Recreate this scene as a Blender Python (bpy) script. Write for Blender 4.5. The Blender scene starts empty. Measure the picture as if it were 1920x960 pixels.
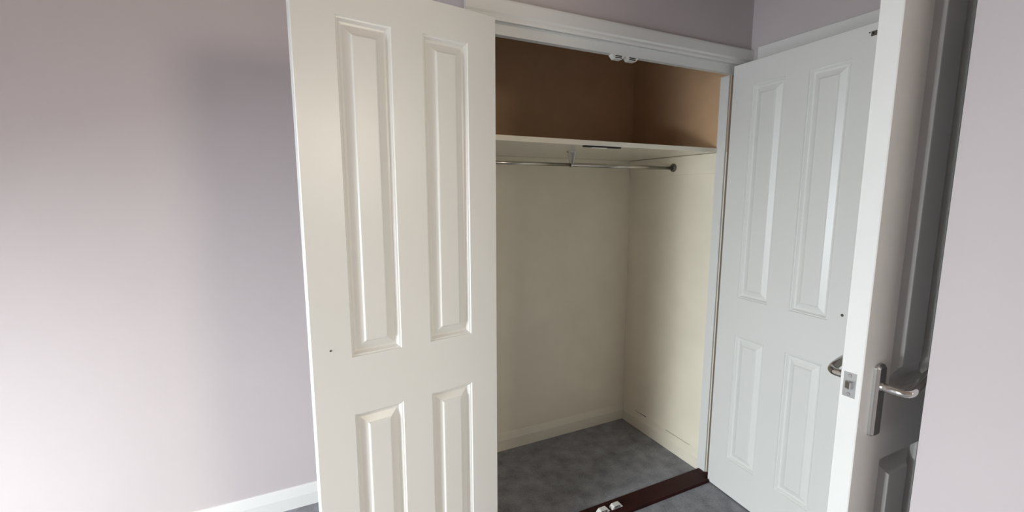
import bpy, bmesh, math, random
from mathutils import Vector, Matrix
random.seed(7)
C = bpy.context.scene.collection

# ------------------------------------------------------------------ camera
PITCH, YAW, FPX = 0.13793, 0.44891, 837.35
cam = bpy.data.cameras.new('camera')
cam.sensor_width = 36.0
cam.sensor_fit = 'HORIZONTAL'
cam.lens = FPX / 1920.0 * 36.0
cam.clip_start = 0.02
camo = bpy.data.objects.new('camera', cam)
C.objects.link(camo)
fw = Vector((math.sin(YAW) * math.cos(PITCH), math.cos(YAW) * math.cos(PITCH), -math.sin(PITCH)))
rt = Vector((math.cos(YAW), -math.sin(YAW), 0))
up = rt.cross(fw)
camo.matrix_world = Matrix(((rt.x, up.x, -fw.x, -0.6063), (rt.y, up.y, -fw.y, -1.4198),
                            (rt.z, up.z, -fw.z, 1.4243), (0, 0, 0, 1)))
bpy.context.scene.camera = camo

# ------------------------------------------------------------------ world, daylight, exposure
W = bpy.data.worlds.new('world')
bpy.context.scene.world = W
W.use_nodes = True
W.node_tree.nodes['Background'].inputs[0].default_value = (0.85, 0.92, 1.0, 1)
W.node_tree.nodes['Background'].inputs[1].default_value = 0.2
# daylight through the window of the left (west) wall (upper and lower sash); added fill at an invented front window
WIN_Y0, WIN_Y1, WIN_Z0, WIN_Z1, WEST = -1.75, -0.40, 0.55, 2.12, -3.3
FW_X0, FW_X1, FW_Z0, FW_Z1, SOUTH = 0.72, 1.48, 1.45, 2.25, -3.7
def area_light(name, loc, aim, sx, sy, power, rgb, spread):
    l = bpy.data.lights.new(name, 'AREA')
    l.shape = 'RECTANGLE'; l.size = sx; l.size_y = sy
    l.energy = power; l.color = rgb; l.spread = math.radians(spread)
    o = bpy.data.objects.new(name, l)
    C.objects.link(o)
    o.location = loc
    o.rotation_euler = Vector(aim).to_track_quat('-Z', 'Y').to_euler()
area_light('daylight_lower', (-3.2, -1.15, 0.95), (1, 0, -2.6), 0.65, 0.9, 162, (0.93, 0.98, 1.0), 180)
area_light('daylight_upper', (-3.2, -0.8, 1.6), (1, 0, -0.6), 0.65, 0.9, 18, (0.8, 0.92, 1.0), 110)
area_light('fill_front', (0.95, -3.6, 1.9), (0, 1, -1), 0.74, 0.9, 52, (1.0, 0.90, 0.70), 180)  # added warm fill from the front, no known source there
vs = bpy.context.scene.view_settings
vs.view_transform = 'Standard'
vs.look = 'None'
vs.gamma = 1
vs.use_curve_mapping = False
vs.exposure = 0.14

# ------------------------------------------------------------------ materials
def srgb(r, g, b):
    f = lambda c: (c / 255) / 12.92 if c / 255 <= 0.04045 else (((c / 255) + 0.055) / 1.055) ** 2.4
    return (f(r), f(g), f(b), 1)

def mat(name, col, rough=0.5, metal=0.0, coat=0.0, bump=0.0, bscale=300, bdist=0.001, var=0.0, vscale=4, spec=0.5):
    m = bpy.data.materials.new(name)
    m.use_nodes = True
    nt = m.node_tree
    b = nt.nodes['Principled BSDF']
    b.inputs['Base Color'].default_value = col
    b.inputs['Roughness'].default_value = rough
    b.inputs['Metallic'].default_value = metal
    b.inputs['Coat Weight'].default_value = coat
    b.inputs['Specular IOR Level'].default_value = spec
    tc = nt.nodes.new('ShaderNodeTexCoord')
    if bump:
        n = nt.nodes.new('ShaderNodeTexNoise')
        n.inputs['Scale'].default_value = bscale
        n.inputs['Detail'].default_value = 4
        nt.links.new(tc.outputs['Object'], n.inputs['Vector'])
        bp = nt.nodes.new('ShaderNodeBump')
        bp.inputs['Strength'].default_value = bump
        bp.inputs['Distance'].default_value = bdist
        nt.links.new(n.outputs['Fac'], bp.inputs['Height'])
        nt.links.new(bp.outputs['Normal'], b.inputs['Normal'])
    if var:
        n2 = nt.nodes.new('ShaderNodeTexNoise')
        n2.inputs['Scale'].default_value = vscale
        n2.inputs['Detail'].default_value = 5
        nt.links.new(tc.outputs['Object'], n2.inputs['Vector'])
        r = nt.nodes.new('ShaderNodeValToRGB')
        r.color_ramp.elements[0].position = 0.3
        r.color_ramp.elements[1].position = 0.7
        r.color_ramp.elements[0].color = tuple(c * (1 - var) for c in col[:3]) + (1,)
        r.color_ramp.elements[1].color = tuple(min(1, c * (1 + var)) for c in col[:3]) + (1,)
        nt.links.new(n2.outputs['Fac'], r.inputs['Fac'])
        nt.links.new(r.outputs['Color'], b.inputs['Base Color'])
    return m

M = {}
M["mauve"] = mat("mauve_wall_paint", (0.58, 0.528, 0.535, 1), 0.85, bump=0.12, bscale=260, bdist=0.0006, var=0.02, vscale=2, spec=0.3)
M['white'] = mat('white_gloss_paint', (0.80, 0.80, 0.775, 1), 0.34, bump=0.05, bscale=90, bdist=0.0005, var=0.012, vscale=3)
M['edge'] = M['white']
M['cream'] = mat('cream_closet_paint', (0.92, 0.855, 0.70, 1), 0.8, bump=0.15, bscale=220, bdist=0.0008, var=0.035, vscale=5, spec=0.3)
M['creamgloss'] = mat('cream_gloss_paint', (0.88, 0.825, 0.68, 1), 0.45, bump=0.08, bscale=70, bdist=0.0008, var=0.03, vscale=9)
M['brown'] = mat('tan_brown_upper', (0.70, 0.46, 0.275, 1), 0.85, bump=0.1, bscale=240, bdist=0.0006, var=0.05, vscale=6, spec=0.2)  # tan-brown tone for the closet above the shelf
M['ceiling'] = mat('ceiling_paint', (0.50, 0.41, 0.34, 1), 0.9)
M['plain'] = mat('beige_room_paint', (0.62, 0.56, 0.53, 1), 0.9)
M['wood'] = mat('dark_mahogany_stain', (0.032, 0.0065, 0.005, 1), 0.55, bump=0.1, bscale=60, var=0.25, vscale=14, spec=0.2)
M['chrome'] = mat('polished_chrome', (0.62, 0.61, 0.60, 1), 0.13, 1.0)
M['steel'] = mat('satin_steel', (0.50, 0.50, 0.49, 1), 0.32, 1.0, bump=0.03, bscale=200)
M['railmetal'] = mat('rail_chrome', (0.55, 0.52, 0.47, 1), 0.22, 1.0)
M['dullmetal'] = mat('dull_zinc', (0.16, 0.15, 0.13, 1), 0.5, 0.8)
M['rebate'] = mat('shaded_rebate', (0.20, 0.165, 0.14, 1), 0.7)  # dark taupe puts the shade of the hinge gap into the colour
M['shelfpaint'] = mat('glossy_shelf_paint', (0.86, 0.81, 0.68, 1), 0.13, bump=0.03, bscale=40, bdist=0.0006)
M['plastic'] = mat('white_plastic', (0.80, 0.79, 0.75, 1), 0.4)
M['black'] = mat('black_slot', (0.012, 0.011, 0.010, 1), 0.6)
M['dirt'] = mat('dark_crack', (0.10, 0.075, 0.05, 1), 0.9)

def carpet_mat():
    m = bpy.data.materials.new('grey_carpet')
    m.use_nodes = True
    nt = m.node_tree
    b = nt.nodes['Principled BSDF']
    b.inputs['Roughness'].default_value = 1.0
    b.inputs['Specular IOR Level'].default_value = 0.05
    b.inputs['Sheen Weight'].default_value = 0.15
    tc = nt.nodes.new('ShaderNodeTexCoord')
    n1 = nt.nodes.new('ShaderNodeTexNoise'); n1.inputs['Scale'].default_value = 14; n1.inputs['Detail'].default_value = 6
    n2 = nt.nodes.new('ShaderNodeTexNoise'); n2.inputs['Scale'].default_value = 150; n2.inputs['Detail'].default_value = 6; n2.inputs['Roughness'].default_value = 0.8
    mx = nt.nodes.new('ShaderNodeMath'); mx.operation = 'MULTIPLY_ADD'; mx.inputs[1].default_value = 0.40
    for n in (n1, n2): nt.links.new(tc.outputs['Object'], n.inputs['Vector'])
    ml = nt.nodes.new('ShaderNodeMath'); ml.operation = 'MULTIPLY'; ml.inputs[1].default_value = 0.60
    nt.links.new(n2.outputs['Fac'], ml.inputs[0])
    nt.links.new(n1.outputs['Fac'], mx.inputs[0]); nt.links.new(ml.outputs[0], mx.inputs[2])
    r = nt.nodes.new('ShaderNodeValToRGB')
    r.color_ramp.elements[0].position = 0.36; r.color_ramp.elements[0].color = (0.15, 0.15, 0.162, 1)
    r.color_ramp.elements[1].position = 0.66; r.color_ramp.elements[1].color = (0.42, 0.423, 0.455, 1)
    nt.links.new(mx.outputs[0], r.inputs['Fac']); nt.links.new(r.outputs['Color'], b.inputs['Base Color'])
    bp = nt.nodes.new('ShaderNodeBump'); bp.inputs['Strength'].default_value = 0.6; bp.inputs['Distance'].default_value = 0.004
    nt.links.new(n2.outputs['Fac'], bp.inputs['Height']); nt.links.new(bp.outputs['Normal'], b.inputs['Normal'])
    return m
M['carpet'] = carpet_mat()

# ------------------------------------------------------------------ mesh helpers
def link(name, bm, m, parent=None, smooth=False, loc=None):
    me = bpy.data.meshes.new(name)
    bmesh.ops.recalc_face_normals(bm, faces=bm.faces[:])
    bm.to_mesh(me); bm.free()
    if smooth:
        for p in me.polygons: p.use_smooth = True
    if isinstance(m, (list, tuple)):
        for k in m: me.materials.append(k)
    else:
        me.materials.append(m)
    o = bpy.data.objects.new(name, me)
    C.objects.link(o)
    if loc: o.location = loc
    if parent: o.parent = parent
    return o

def box(bm, x0, x1, y0, y1, z0, z1, bev=0.0):
    v = [bm.verts.new((x, y, z)) for z in (z0, z1) for y in (y0, y1) for x in (x0, x1)]
    fs = [bm.faces.new([v[i] for i in q]) for q in ((0, 2, 3, 1), (4, 5, 7, 6), (0, 1, 5, 4), (2, 6, 7, 3), (0, 4, 6, 2), (1, 3, 7, 5))]
    if bev:
        es = list({e for f in fs for e in f.edges})
        bmesh.ops.bevel(bm, geom=es, offset=bev, segments=2, affect='EDGES', profile=0.5)

def boxes(*L_, bev=0.0):
    bm = bmesh.new()
    for b in L_: box(bm, *b, bev=bev)
    return bm

def tag(o, label=None, cat=None, group=None, kind=None):
    if label: o['label'] = label
    if cat: o['category'] = cat
    if group: o['group'] = group
    if kind: o['kind'] = kind
    return o

def struct(name, bm, m, label=None, cat=None, parent=None):
    o = link(name, bm, m, parent)
    if not parent: tag(o, label, cat, kind='structure')
    return o

def empty(name, loc=(0, 0, 0), rz=0):
    o = bpy.data.objects.new(name, None)
    o.empty_display_size = 0.05
    C.objects.link(o)
    o.location = loc; o.rotation_euler = (0, 0, rz)
    return o

def cyl(bm, p0, p1, r0, r1=None, n=24, caps=True):
    r1 = r0 if r1 is None else r1
    p0, p1 = Vector(p0), Vector(p1)
    d = (p1 - p0).normalized()
    a = d.orthogonal().normalized(); b = d.cross(a)
    R = []
    for p, r in ((p0, r0), (p1, r1)):
        R.append([bm.verts.new(p + (a * math.cos(2 * math.pi * i / n) + b * math.sin(2 * math.pi * i / n)) * r) for i in range(n)])
    for i in range(n): bm.faces.new((R[0][i], R[0][(i + 1) % n], R[1][(i + 1) % n], R[1][i]))
    if caps:
        bm.faces.new(R[0][::-1]); bm.faces.new(R[1])

def sweep(bm, pts, radii, n=20, flat=1.0):
    """tube along pts (smooth), radii per point; flat squeezes it vertically"""
    P = [Vector(p) for p in pts]
    rings = []
    for i, p in enumerate(P):
        t = (P[min(i + 1, len(P) - 1)] - P[max(i - 1, 0)]).normalized()
        b = Vector((0, 0, 1)); a = t.cross(b).normalized(); b = a.cross(t).normalized()
        rings.append([bm.verts.new(p + a * math.cos(2 * math.pi * k / n) * radii[i] + b * math.sin(2 * math.pi * k / n) * radii[i] * flat) for k in range(n)])
    for A, B in zip(rings, rings[1:]):
        for k in range(n): bm.faces.new((A[k], A[(k + 1) % n], B[(k + 1) % n], B[k]))
    bm.faces.new(rings[0][::-1]); bm.faces.new(rings[-1])

def catmull(P, k=8):
    P = [Vector(p) for p in P]
    Q = [P[0] * 2 - P[1]] + P + [P[-1] * 2 - P[-2]]
    out = []
    for i in range(1, len(Q) - 2):
        for j in range(k):
            t = j / k
            a, b, c, d = Q[i - 1], Q[i], Q[i + 1], Q[i + 2]
            out.append(0.5 * ((2 * b) + (c - a) * t + (2 * a - 5 * b + 4 * c - d) * t * t + (3 * b - a - 3 * c + d) * t ** 3))
    out.append(P[-1])
    return out

def extrude_profile(prof, axis, a0, a1):
    """prof: (depth, z) pairs; axis 'x' extrudes along x (depth is y), 'y' along y (depth is x), 'z' uses (x, y)"""
    bm = bmesh.new()
    R = []
    for a in (a0, a1):
        R.append([bm.verts.new((a, d, z) if axis == 'x' else (d, a, z) if axis == 'y' else (d, z, a)) for d, z in prof])
    n = len(prof)
    for i in range(n): bm.faces.new((R[0][i], R[0][(i + 1) % n], R[1][(i + 1) % n], R[1][i]))
    bm.faces.new(R[0][::-1]); bm.faces.new(R[1])
    return bm

# ------------------------------------------------------------------ dimensions
CEIL = 2.42
XR = 1.2734          # right wall (with the doorway)
YF = 0.015           # plaster face of the closet front
YB = 0.704           # far wall, left of the closet
YCB = 0.712          # back wall inside the closet
XL = -0.085          # outer left side of the closet
XS = 1.21            # inner right side wall of the closet
PIER = -2.0  # near wall's unseen end, shaped to keep front fill off the room door
XN, YN = 0.60, -0.981  # external corner of the near right wall

# ------------------------------------------------------------------ setting
f = struct('floor', boxes((WEST - 0.1, XR + 1.2, SOUTH - 0.1, YCB + 0.1, -0.06, 0.0)), M['carpet'], 'grey fitted carpet of the room and closet', 'carpet')
struct('ceiling', boxes((WEST - 0.1, XR + 1.2, SOUTH - 0.1, YCB + 0.1, CEIL, CEIL + 0.1)), M['ceiling'])
struct('wall_back', boxes((WEST - 0.1, XL, YB, YB + 0.1, 0, CEIL)), M['mauve'], 'pale mauve painted wall to the left of the open closet door', 'wall')
struct('wall_left', boxes((WEST - 0.1, WEST, SOUTH, YB, 0, WIN_Z0), (WEST - 0.1, WEST, SOUTH, YB, WIN_Z1, CEIL),
                          (WEST - 0.1, WEST, SOUTH, WIN_Y0, WIN_Z0, WIN_Z1), (WEST - 0.1, WEST, WIN_Y1, YB, WIN_Z0, WIN_Z1)), M['mauve'])
struct('wall_right_far', boxes((XR + 0.7, XR + 0.8, SOUTH, PIER, 0, CEIL), (XR + 0.1, XR + 0.8, PIER - 0.1, PIER, 0, CEIL)), M['mauve'])
struct('wall_front', boxes((WEST - 0.1, FW_X0, SOUTH - 0.1, SOUTH, 0, CEIL), (FW_X1, XR + 0.8, SOUTH - 0.1, SOUTH, 0, CEIL),
                           (FW_X0, FW_X1, SOUTH - 0.1, SOUTH, 0, FW_Z0), (FW_X0, FW_X1, SOUTH - 0.1, SOUTH, FW_Z1, CEIL)), M['mauve'])
# window of the left wall
wf = struct('window_1', boxes((WEST - 0.07, WEST - 0.02, WIN_Y0, WIN_Y1, WIN_Z0, WIN_Z0 + 0.05), (WEST - 0.07, WEST - 0.02, WIN_Y0, WIN_Y1, WIN_Z1 - 0.05, WIN_Z1),
                              (WEST - 0.07, WEST - 0.02, WIN_Y0, WIN_Y0 + 0.05, WIN_Z0, WIN_Z1), (WEST - 0.07, WEST - 0.02, WIN_Y1 - 0.05, WIN_Y1, WIN_Z0, WIN_Z1)), M['white'])
struct('added_window', boxes((FW_X0, FW_X1, SOUTH - 0.07, SOUTH - 0.02, FW_Z0, FW_Z0 + 0.05), (FW_X0, FW_X1, SOUTH - 0.07, SOUTH - 0.02, FW_Z1 - 0.05, FW_Z1),
                              (FW_X0, FW_X0 + 0.05, SOUTH - 0.07, SOUTH - 0.02, FW_Z0 + 0.05, FW_Z1 - 0.05), (FW_X1 - 0.05, FW_X1, SOUTH - 0.07, SOUTH - 0.02, FW_Z0 + 0.05, FW_Z1 - 0.05)), M['white'])  # unseen window frame, added around the front fill light
struct('window_sill', boxes((WEST - 0.02, WEST + 0.12, WIN_Y0 - 0.03, WIN_Y1 + 0.03, WIN_Z0 - 0.025, WIN_Z0)), M['white'], parent=wf)
# right wall with a doorway (hidden behind the closet door), head wall over it
DY0, DY1, DZ = -0.868, -0.092, 2.0
struct('wall_right', boxes((XR, XR + 0.1, DY1, YCB, 0, CEIL), (XR, XR + 0.1, YN, DY0, 0, CEIL), (XR, XR + 0.1, DY0, DY1, DZ, CEIL)), M['mauve'],
       'mauve wall over the doorway behind the right closet door', 'wall')
struct('wall_right_near', boxes((XN, XR + 0.1, PIER, YN, 0, CEIL)), M['mauve'], 'bright pale wall at the right edge beside the room door', 'wall')
# hallway beyond the doorway
struct('wall_hallway', boxes((XR + 1.0, XR + 1.1, -1.6, 0.3, 0, CEIL), (XR + 0.1, XR + 1.0, 0.2, 0.3, 0, CEIL), (XR + 0.1, XR + 1.0, -1.6, -1.5, 0, CEIL)), M['plain'])
# closet shell
struct('wall_closet_front', boxes((XL, XR, YF, YF + 0.04, 2.0, CEIL), (XL, -0.02, YF, YF + 0.04, 0, 2.0), (1.232, XR, YF, YF + 0.04, 0, 2.0)), M['mauve'],
       'dark mauve wall strip above the closet opening', 'wall')
struct('wall_closet_left', boxes((XL, XL + 0.04, YF + 0.04, YCB, 0, CEIL)), M['mauve'])
SHB, SHT = 1.618, 1.638
bm = boxes((XL + 0.04, XS, YCB, YCB + 0.1, 0, SHB))
struct('wall_closet_back', bm, M['cream'], 'cream back wall inside the closet below the shelf', 'wall')
struct('wall_closet_back_upper', boxes((XL + 0.04, XS, YCB, YCB + 0.1, SHB, CEIL)), M['brown'], 'brown back wall of the closet above the shelf', 'wall')
struct('wall_closet_right', boxes((XS, XR, YF + 0.04, YCB + 0.1, 0, SHB)), M['cream'], 'cream side wall inside the closet below the shelf', 'wall')
struct('wall_closet_right_upper', boxes((XS, XR, YF + 0.04, YCB + 0.1, SHB, CEIL)), M['brown'], 'brown side wall of the closet above the shelf', 'wall')

# skirting boards
def skirt(front, back, h=0.1, k=0.056):
    s = 1 if back > front else -1
    return [(back, 0), (front, 0), (front, k), (front + s * 0.009, h - 0.004), (front + s * 0.011, h), (back, h)]
struct('baseboard_back', extrude_profile(skirt(0.689, YB, 0.1), 'x', WEST, XL), M['white'], 'white chamfered skirting board under the left wall', 'skirting board')
struct('baseboard_closet_back', extrude_profile(skirt(0.699, YCB, 0.098, 0.06), 'x', XL + 0.04, XS), M['creamgloss'], 'cream skirting board along the closet back wall', 'skirting board')
bs = struct('baseboard_closet_right', extrude_profile(skirt(1.198, XS, 0.098, 0.06), 'y', 0.105, 0.70), M['creamgloss'], 'cream skirting board along the closet side wall', 'skirting board')
def crack(y0, y1, w0, w1):
    bm = bmesh.new()
    n = 8
    for i in range(n):
        a, b = y0 + (y1 - y0) * i / n, y0 + (y1 - y0) * (i + 1) / n
        t0, t1 = w0 + (w1 - w0) * i / n, w0 + (w1 - w0) * (i + 1) / n
        v = [bm.verts.new(p) for p in ((1.2093, a, 0.0983), (1.2093, b, 0.0983), (1.2093, b, 0.0983 + t1), (1.2093, a, 0.0983 + t0),
                                       (1.2101, a, 0.0983), (1.2101, b, 0.0983), (1.2101, b, 0.0983 + t1), (1.2101, a, 0.0983 + t0))]
        for q in ((0, 1, 2, 3), (4, 7, 6, 5), (3, 2, 6, 7), (0, 4, 5, 1), (0, 3, 7, 4), (1, 5, 6, 2)): bm.faces.new([v[i_] for i_ in q])
    return bm
for a in ((0.50, 0.60, 0.0045, 0.001), (0.17, 0.34, 0.0012, 0.0015)):
    o = link('crack', crack(*a), M['dirt'], bs); o['label'] = 'dark gap where the skirting has come away from the wall'
for nm, bmx in (('baseboard_left', extrude_profile(skirt(WEST + 0.015, WEST), 'y', SOUTH, YB - 0.016)),
                ('baseboard_right_near', extrude_profile(skirt(XN - 0.015, XN), 'y', PIER, YN))):
    struct(nm, bmx, M['white'])

# closet frame: architrave, linings, stops
AF = -0.003
arch = [(YF, 2.058), (AF + 0.006, 2.058), (AF + 0.001, 2.054), (AF, 2.048), (AF + 0.001, 2.012), (AF + 0.006, 2.006), (AF + 0.006, 1.998), (AF + 0.009, 1.990), (YF, 1.990)]
struct('trim_1', extrude_profile(arch, 'x', XL, XR), M['white'], 'white moulded architrave along the top of the closet opening', 'architrave')
leg = [(XL, YF), (XL, AF + 0.004), (XL + 0.003, AF), (XL + 0.045, AF), (XL + 0.055, AF + 0.005), (-0.02, AF + 0.007), (-0.02, YF)]
struct('trim_2', extrude_profile(leg, 'z', 0, 1.990), M['white'], 'white upright architrave behind the left closet door', 'architrave')
struct('trim_3', boxes((1.232, XR, AF + 0.003, YF, 0, 1.990), bev=0.002), M['white'])
# lining (rebated) of the opening
struct('trim_4', boxes((-0.02, 1.232, YF - 0.002, 0.105, 1.990, 2.0), (0.0, 1.212, 0.036, 0.060, 1.957, 1.990)), M['white'], 'white head lining and door stop of the closet opening', 'door frame')
struct('trim_5', boxes((1.1995, 1.212, 0.058, 0.105, 0.0, 1.957)), M['white'], 'white right door stop of the closet opening', 'door frame')
struct('trim_9', boxes((1.212, 1.232, YF - 0.002, 0.105, 0, 1.990)), M['rebate'], 'rebate strip, gap shade painted in taupe, between the right stop and the right closet door', 'door frame')
struct('trim_6', boxes((-0.02, -0.008, YF - 0.002, 0.105, 0, 1.990), (-0.008, 0.004, 0.036, 0.060, 0, 1.957)), M['creamgloss'])
# threshold board
bm = boxes((0.0, 1.166, 0.0, 0.092, 0.0, 0.017), (1.166, 1.210, 0.022, 0.049, 0.0, 0.017), (1.166, 1.195, 0.049, 0.092, 0.0, 0.017), bev=0.0015)
struct('threshold', bm, M['wood'], 'dark mahogany threshold board across the foot of the closet opening', 'threshold')
# doorway casing of the right wall
bm = boxes((XR - 0.018, XR, -0.928, -0.032, 2.0, 2.060), (XR - 0.018, XR, -0.092, -0.032, 0, 2.0), (XR - 0.018, XR, -0.928, -0.868, 0, 2.0), bev=0.003)
struct('trim_7', bm, M['white'], 'white architrave of the room doorway above the right closet door', 'architrave')

# ------------------------------------------------------------------ panelled doors
PROF = [(0.0, 0.0), (0.0022, -0.0038), (0.0058, -0.0044), (0.0082, -0.0078), (0.0122, -0.0122), (0.0180, -0.0130), (0.0385, -0.0052), (0.0425, -0.0014), (0.0450, -0.0010)]

def make_slab(w, h, th, ucuts, vcuts, z0):
    """door leaf in local axes: u along +x, visible face on y=0 looking to -y, body to y=+th; holes where the panels go"""
    bm = bmesh.new()
    c = 0.0018
    us = [c] + ucuts + [w - c]; vs_ = [z0 + c] + vcuts + [h - c]
    for y in (0.0, th):
        g = [[bm.verts.new((u, y, v)) for u in us] for v in vs_]
        for j in range(len(vs_) - 1):
            for i in range(len(us) - 1):
                if i in (1, 3) and j in (1, 3): continue
                bm.faces.new((g[j][i], g[j][i + 1], g[j + 1][i + 1], g[j + 1][i]))
        # chamfer ring
        ring = [g[0][i] for i in range(len(us))] + [g[j][-1] for j in range(1, len(vs_))] + [g[-1][i] for i in range(len(us) - 2, -1, -1)] + [g[j][0] for j in range(len(vs_) - 2, 0, -1)]
        yy = c if y == 0 else th - c
        def outp(v):
            u, z = v.co.x, v.co.z
            return (0 if abs(u - c) < 1e-6 else w if abs(u - w + c) < 1e-6 else u, yy, z0 if abs(z - z0 - c) < 1e-6 else h if abs(z - h + c) < 1e-6 else z)
        out = [bm.verts.new(outp(v)) for v in ring]
        n = len(ring)
        for i in range(n): bm.faces.new((ring[i], ring[(i + 1) % n], out[(i + 1) % n], out[i]))
        if y == 0: first = out
        else:
            for i in range(n): bm.faces.new((first[i], first[(i + 1) % n], out[(i + 1) % n], out[i]))
    return bm

def make_panel(u0, u1, v0, v1, th, k):
    bm = bmesh.new()
    for side in (0, 1):
        prev = None
        for off, dep in PROF:
            o, d = off * k, -dep * k
            y = d if side == 0 else th - d
            r = [bm.verts.new(p) for p in ((u0 + o, y, v0 + o), (u1 - o, y, v0 + o), (u1 - o, y, v1 - o), (u0 + o, y, v1 - o))]
            if prev:
                for i in range(4): bm.faces.new((prev[i], prev[(i + 1) % 4], r[(i + 1) % 4], r[i]))
            prev = r
        bm.faces.new(prev)
    return bm

def panel_door(name, label, loc, rz, w, th, s0, s1, pw, v, h=1.981, z0=0.005, k=1.0, mirror=False):
    """mirror: u runs along -x, still facing -y"""
    root = empty(name, loc, rz)
    tag(root, label, 'door', kind='structure')
    cuts = [s0, s0 + pw, w - s1 - pw, w - s1]
    def flip(bm):
        if mirror:
            for q in bm.verts: q.co.x = -q.co.x
        return bm
    link('door_leaf', flip(make_slab(w, h, th, cuts, v, z0)), M['white'], root)
    for (a, b) in ((cuts[0], cuts[1]), (cuts[2], cuts[3])):
        for (c, d) in ((v[0], v[1]), (v[2], v[3])):
            link('panel', flip(make_panel(a, b, c, d, th, k)), M['white'], root)
    return root

AL, AR = 0.16227, -0.05985
VC = [0.1827, 0.7885, 0.9611, 1.8836]
# left closet door: hinge at x=0, leaf runs to the left and a little towards the camera
d1 = panel_door('door_1', 'white four panel closet door folded open on the left of the closet', (0, -0.04, 0), AL, 0.6003, 0.035, 0.1015, 0.1071, 0.1485, VC, mirror=True)
# right closet door: leaf runs from the hinge towards the camera; visible face looks left
d2 = panel_door('door_2', 'white four panel closet door open at right angles on the right, half behind the room door', (1.1705, 0.0142, 0), -math.pi / 2 + AR, 0.6003, 0.035, 0.1015, 0.1071, 0.1485, VC)
# room door edge-on, leading edge towards the camera
XD, YD = 0.5086, -0.9044
d3 = panel_door('door_3', 'room door standing edge-on at the right with chrome lever handles', (XD, YD, 0), 0, 0.742, 0.044, 0.116, 0.10, 0.205, [0.20, 0.792, 0.955, 1.925], k=1.38)

# small ironmongery of the doors (local coordinates of each leaf)
def screw(parent, x, z, r, m, label, ydepth=-0.0015):
    bm = bmesh.new()
    cyl(bm, (x, 0.002, z), (x, ydepth, z), r, r * 0.72, 20)
    cyl(bm, (x, ydepth, z), (x, ydepth - 0.0006, z), r * 0.45, r * 0.3, 16)
    o = link('screw', bm, m, parent, smooth=False); o['label'] = label
screw(d1, -0.550, 0.993, 0.0036, M['dullmetal'], 'small dark knob screw')
screw(d2, 0.545, 0.993, 0.0062, M['dullmetal'], 'dark round knob bolt')
for d, sx in ((d1, -1), (d2, 1)):
    bm = boxes((min(sx * 0.545, sx * 0.585), max(sx * 0.545, sx * 0.585), -0.0022, 0.001, 1.939, 1.9545), bev=0.0008)
    sp = link('strike_plate', bm, M['dullmetal'], d); sp['label'] = 'dull metal catch plate'
    for q in (0.552, 0.574):
        bm = bmesh.new(); cyl(bm, (sx * q, -0.0022, 1.947), (sx * q, -0.0032, 1.947), 0.0032, 0.0022, 14)
        link('screw', bm, M['black'], sp)
    bm = bmesh.new(); cyl(bm, (sx * 0.5395, 0.001, 1.9525), (sx * 0.5395, -0.002, 1.9525), 0.0028, 0.002, 14)
    link('screw', bm, M['dullmetal'], d)
# hinges between jamb and right closet door
for z in (0.23, 0.99, 1.75):
    bm = bmesh.new(); cyl(bm, (-0.004, 0.031, z - 0.035), (-0.004, 0.031, z + 0.035), 0.0035, n=12)
    link('hinge', bm, M['dullmetal'], d2)
    bm = bmesh.new(); cyl(bm, (0.004, 0.041, z - 0.035), (0.004, 0.041, z + 0.035), 0.0035, n=12)
    link('hinge', bm, M['dullmetal'], d1)

# latch in the leading edge of the room door
lat = link('latch_plate', boxes((-0.0012, 0.001, 0.0105, 0.0365, 0.964, 1.022), bev=0.0005), M['steel'], d3)
lat['label'] = 'steel latch plate on the door edge'
bm = bmesh.new()
pr = [(-0.0012, 0.017), (-0.0012, 0.031), (-0.0040, 0.031), (-0.0100, 0.019), (-0.0100, 0.017)]
A = [bm.verts.new((x, y, 0.985)) for x, y in pr]; B = [bm.verts.new((x, y, 1.001)) for x, y in pr]
bm.faces.new(A[::-1]); bm.faces.new(B)
for i in range(5): bm.faces.new((A[i], A[(i + 1) % 5], B[(i + 1) % 5], B[i]))
link('latch_bolt', bm, M['steel'], lat)
for z in (0.971, 1.015):
    bm = bmesh.new(); cyl(bm, (-0.0010, 0.0235, z), (-0.0022, 0.0235, z), 0.0042, 0.003, 18)
    link('screw', bm, M['chrome'], lat)

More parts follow.
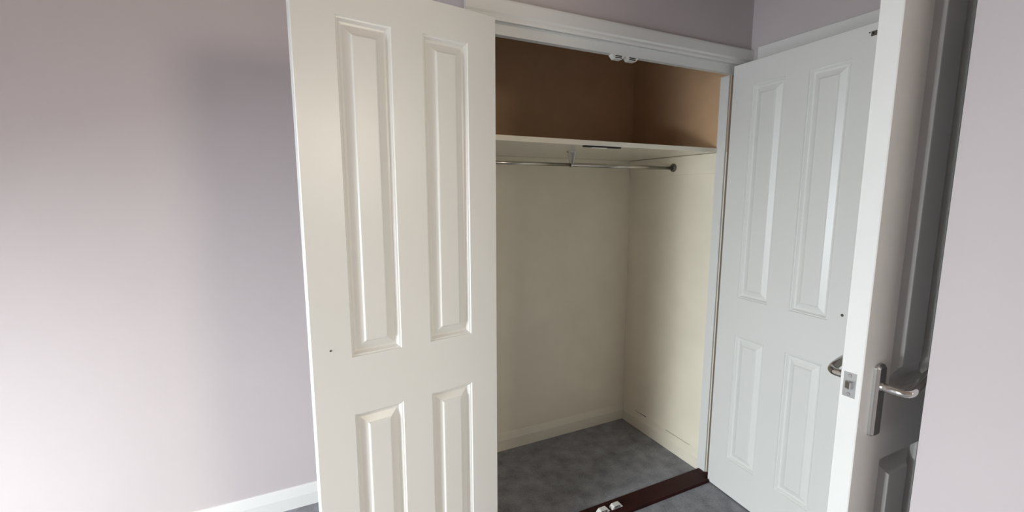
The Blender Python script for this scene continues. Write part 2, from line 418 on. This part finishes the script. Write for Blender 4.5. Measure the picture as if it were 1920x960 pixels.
def lever(side):
    """handle on backplate; side -1: near face (y=0), +1: far face (y=th)"""
    yb = 0.0 if side < 0 else 0.044
    s = side
    cx, zc, zt, zb = 0.064, 0.990, 1.042, 0.868
    hw = 0.0195
    bm = bmesh.new()
    # backplate with round ends and chamfered long sides
    def ring(inset, y):
        pts = []
        w = hw - inset
        for i in range(13):
            a = math.pi * i / 12
            pts.append((cx + w * math.cos(a), y, zt - hw * 0.55 + (hw * 0.55 - inset) * math.sin(a)))
        for i in range(13):
            a = math.pi + math.pi * i / 12
            pts.append((cx + w * math.cos(a), y, zb + hw * 0.35 + (hw * 0.35 - inset * 0.6) * math.sin(a)))
        return [bm.verts.new(p) for p in pts]
    R = [ring(0, yb), ring(0, yb + s * 0.0055), ring(0.0016, yb + s * 0.0070), ring(0.0068, yb + s * 0.0105)]
    n = len(R[0])
    for a, b in zip(R, R[1:]):
        for i in range(n): bm.faces.new((a[i], a[(i + 1) % n], b[(i + 1) % n], b[i]))
    bm.faces.new(R[-1]); bm.faces.new(R[0][::-1])
    bp = link('handle_plate', bm, M['steel'], d3)
    bp['label'] = 'satin metal back plate of the lever handle'
    bm = bmesh.new()
    P = catmull([(cx, yb + s * 0.009, zc), (cx, yb + s * 0.034, zc - 0.001), (cx + 0.003, yb + s * 0.049, zc - 0.001), (cx + 0.013, yb + s * 0.058, zc + 0.001),
                 (cx + 0.032, yb + s * 0.059, zc + 0.009), (cx + 0.060, yb + s * 0.057, zc + 0.018), (cx + 0.085, yb + s * 0.054, zc + 0.024), (cx + 0.104, yb + s * 0.052, zc + 0.027)], 7)
    n = len(P)
    rad = [0.0100 if i < 7 else 0.0094 + 0.0008 * math.sin(i / n * math.pi) for i in range(n)]
    rad[-1] = 0.006
    sweep(bm, P, rad, 20)
    lv = link('lever', bm, M['chrome'], d3, smooth=True)
    lv['label'] = 'curved chrome lever'
    bm = bmesh.new(); cyl(bm, (cx, yb + s * 0.0095, zc), (cx, yb + s * 0.0145, zc), 0.0115, 0.0105, 24)
    link('collar', bm, M['chrome'], lv)
lever(-1)
lever(1)

# ------------------------------------------------------------------ closet shelf
bm = bmesh.new()
box(bm, XL + 0.04, XS, 0.100, YCB - 0.003, SHB, SHT)
bmesh.ops.bevel(bm, geom=bm.edges[:], offset=0.0012, segments=1, affect='EDGES')
sh = link('closet_shelf', bm, M['shelfpaint'])
tag(sh, 'cream painted shelf across the top of the closet', 'shelf')
struct('trim_8', boxes((1.201, XS, 0.105, YCB - 0.002, 1.522, SHB - 0.0015), bev=0.001), M['cream'], 'cream batten carrying the right end of the closet shelf', 'batten')
# black strip under the front edge
st = link('shelf_strip', boxes((0.452, 0.632, 0.101, 0.121, SHB - 0.006, SHB), bev=0.0004), M['black'])
tag(st, 'thin black strip fixed under the front edge of the closet shelf', 'strip')
link('reflection_bar', boxes((0.492, 0.562, 0.103, 0.119, SHB - 0.009, SHB - 0.006), bev=0.0004), M['plastic'], st)['label'] = 'white bar painted in for a reflection under the strip'  # white bar stands in for a reflection in the shelf underside

# ------------------------------------------------------------------ clothes rail
RY, RZ = 0.37, 1.559
rail = empty('clothes_rail', (0.56, RY, RZ))
tag(rail, 'chrome clothes rail below the closet shelf', 'clothes rail')
def rl(name, bm, m, smooth=False):
    bmesh.ops.translate(bm, verts=bm.verts[:], vec=(-0.56, -RY, -RZ))
    return link(name, bm, m, rail, smooth)
def tube(x0, x1, r):
    bm = bmesh.new(); cyl(bm, (x0, RY, RZ), (x1, RY, RZ), r, n=32); return bm
o = rl('rail_tube', tube(XL + 0.04, 0.562, 0.0078), M['railmetal']); o['label'] = 'thinner left tube'
o2 = rl('rail_tube', tube(0.562, 1.204, 0.0095), M['railmetal']); o2['label'] = 'thicker right tube'
for q in (o, o2):
    for p in q.data.polygons: p.use_smooth = len(p.vertices) == 4
for x0, x1 in ((1.201, 1.190), (XL + 0.04, XL + 0.051)):
    bm = bmesh.new()
    xm = x0 + (x1 - x0) * 0.35
    cyl(bm, (x0, RY, RZ + 0.002), (xm, RY, RZ + 0.002), 0.0215, 0.0215, 32)
    cyl(bm, (xm, RY, RZ + 0.002), (x1, RY, RZ + 0.002), 0.0215, 0.0135, 32)
    fl = rl('rail_flange', bm, M['dullmetal'])
    for dz in (-0.0145, 0.0175):
        bm = bmesh.new(); cyl(bm, (xm, RY, RZ + dz), (xm + (x1 - x0) * 0.5, RY, RZ + dz), 0.0035, 0.0025, 12)
        bmesh.ops.translate(bm, verts=bm.verts[:], vec=(-0.56, -RY, -RZ))
        link('screw', bm, M['chrome'], fl)
# centre bracket: channel under the shelf and tapered leg with folded edges
bm = bmesh.new()
bx = 0.560
box(bm, bx - 0.021, bx + 0.021, RY - 0.014, RY + 0.008, SHB - 0.003, SHB)
def taper(bm, xt0, xt1, xb0, xb1, y0, y1, zt, zb):
    v = [bm.verts.new(p) for p in ((xb0, y0, zb), (xb1, y0, zb), (xb1, y1, zb), (xb0, y1, zb), (xt0, y0, zt), (xt1, y0, zt), (xt1, y1, zt), (xt0, y1, zt))]
    for q in ((0, 3, 2, 1), (4, 5, 6, 7), (0, 1, 5, 4), (2, 3, 7, 6), (0, 4, 7, 3), (1, 2, 6, 5)): bm.faces.new([v[i] for i in q])
zt, zb = SHB - 0.003, RZ + 0.006
taper(bm, bx - 0.016, bx + 0.016, bx - 0.004, bx + 0.006, RY + 0.004, RY + 0.006, zt, zb)
taper(bm, bx - 0.0175, bx - 0.015, bx - 0.005, bx - 0.003, RY - 0.012, RY + 0.006, zt, zb)
taper(bm, bx + 0.013, bx + 0.0175, bx + 0.004, bx + 0.0075, RY - 0.012, RY + 0.006, zt, zb)
br = rl('rail_bracket', bm, M['plastic']); br['label'] = 'cream painted bracket under the shelf'
bm = bmesh.new(); cyl(bm, (bx - 0.003, RY, RZ), (bx + 0.007, RY, RZ), 0.0118, n=28)
rg = rl('ring', bm, M['railmetal'])
for sx in (-1, 1):
    bm = bmesh.new(); cyl(bm, (bx + sx * 0.021, RY - 0.005, SHB), (bx + sx * 0.021, RY - 0.005, SHB - 0.0035), 0.0048, 0.003, 14)
    bmesh.ops.translate(bm, verts=bm.verts[:], vec=(-0.56, -RY, -RZ))
    link('screw', bm, M['dirt'], br)

# ------------------------------------------------------------------ magnetic catches (two on the head, two on the threshold)
def catch(label, loc, flip=False):
    r = empty('magnetic_catch', loc)
    if flip: r.rotation_euler = (math.pi, 0, 0)
    tag(r, label, 'magnetic catch', 'white magnetic catches of the closet doors')
    s = -1 if not flip else 1      # local side of the slots so that they always look out of the closet
    bm = bmesh.new()
    w0, w1, h = 0.030, 0.0175, 0.0155
    y0, y1 = 0.0 , 0.0225
    pr = [(-w0, 0), (w0, 0), (w0, 0.003), (w1, h), (-w1, h), (-w0, 0.003)]
    A = [bm.verts.new((x, y0 * -s, z)) for x, z in pr]; B = [bm.verts.new((x * 0.98, y1 * -s, z)) for x, z in pr]
    bm.faces.new(A); bm.faces.new(B[::-1])
    for i in range(6): bm.faces.new((A[i], A[(i + 1) % 6], B[(i + 1) % 6], B[i]))
    link('housing', bm, M['plastic'], r)
    for z in (0.0026, 0.0088):
        y = sorted((s * 0.0006, -s * 0.001))
        link('slot', boxes((-0.0155, 0.0155, y[0], y[1], z, z + 0.0036)), M['black'], r)
for x, lab in ((0.553, 'left one of the two white magnetic catches on the closet head'), (0.621, 'right one of the two white magnetic catches on the closet head')):
    catch(lab, (x, 0.0375, 1.957), True)
for x, lab in ((0.551, 'left one of the two white magnetic catches on the dark threshold'), (0.623, 'right one of the two white magnetic catches on the dark threshold')):
    catch(lab, (x, 0.0335, 0.017))
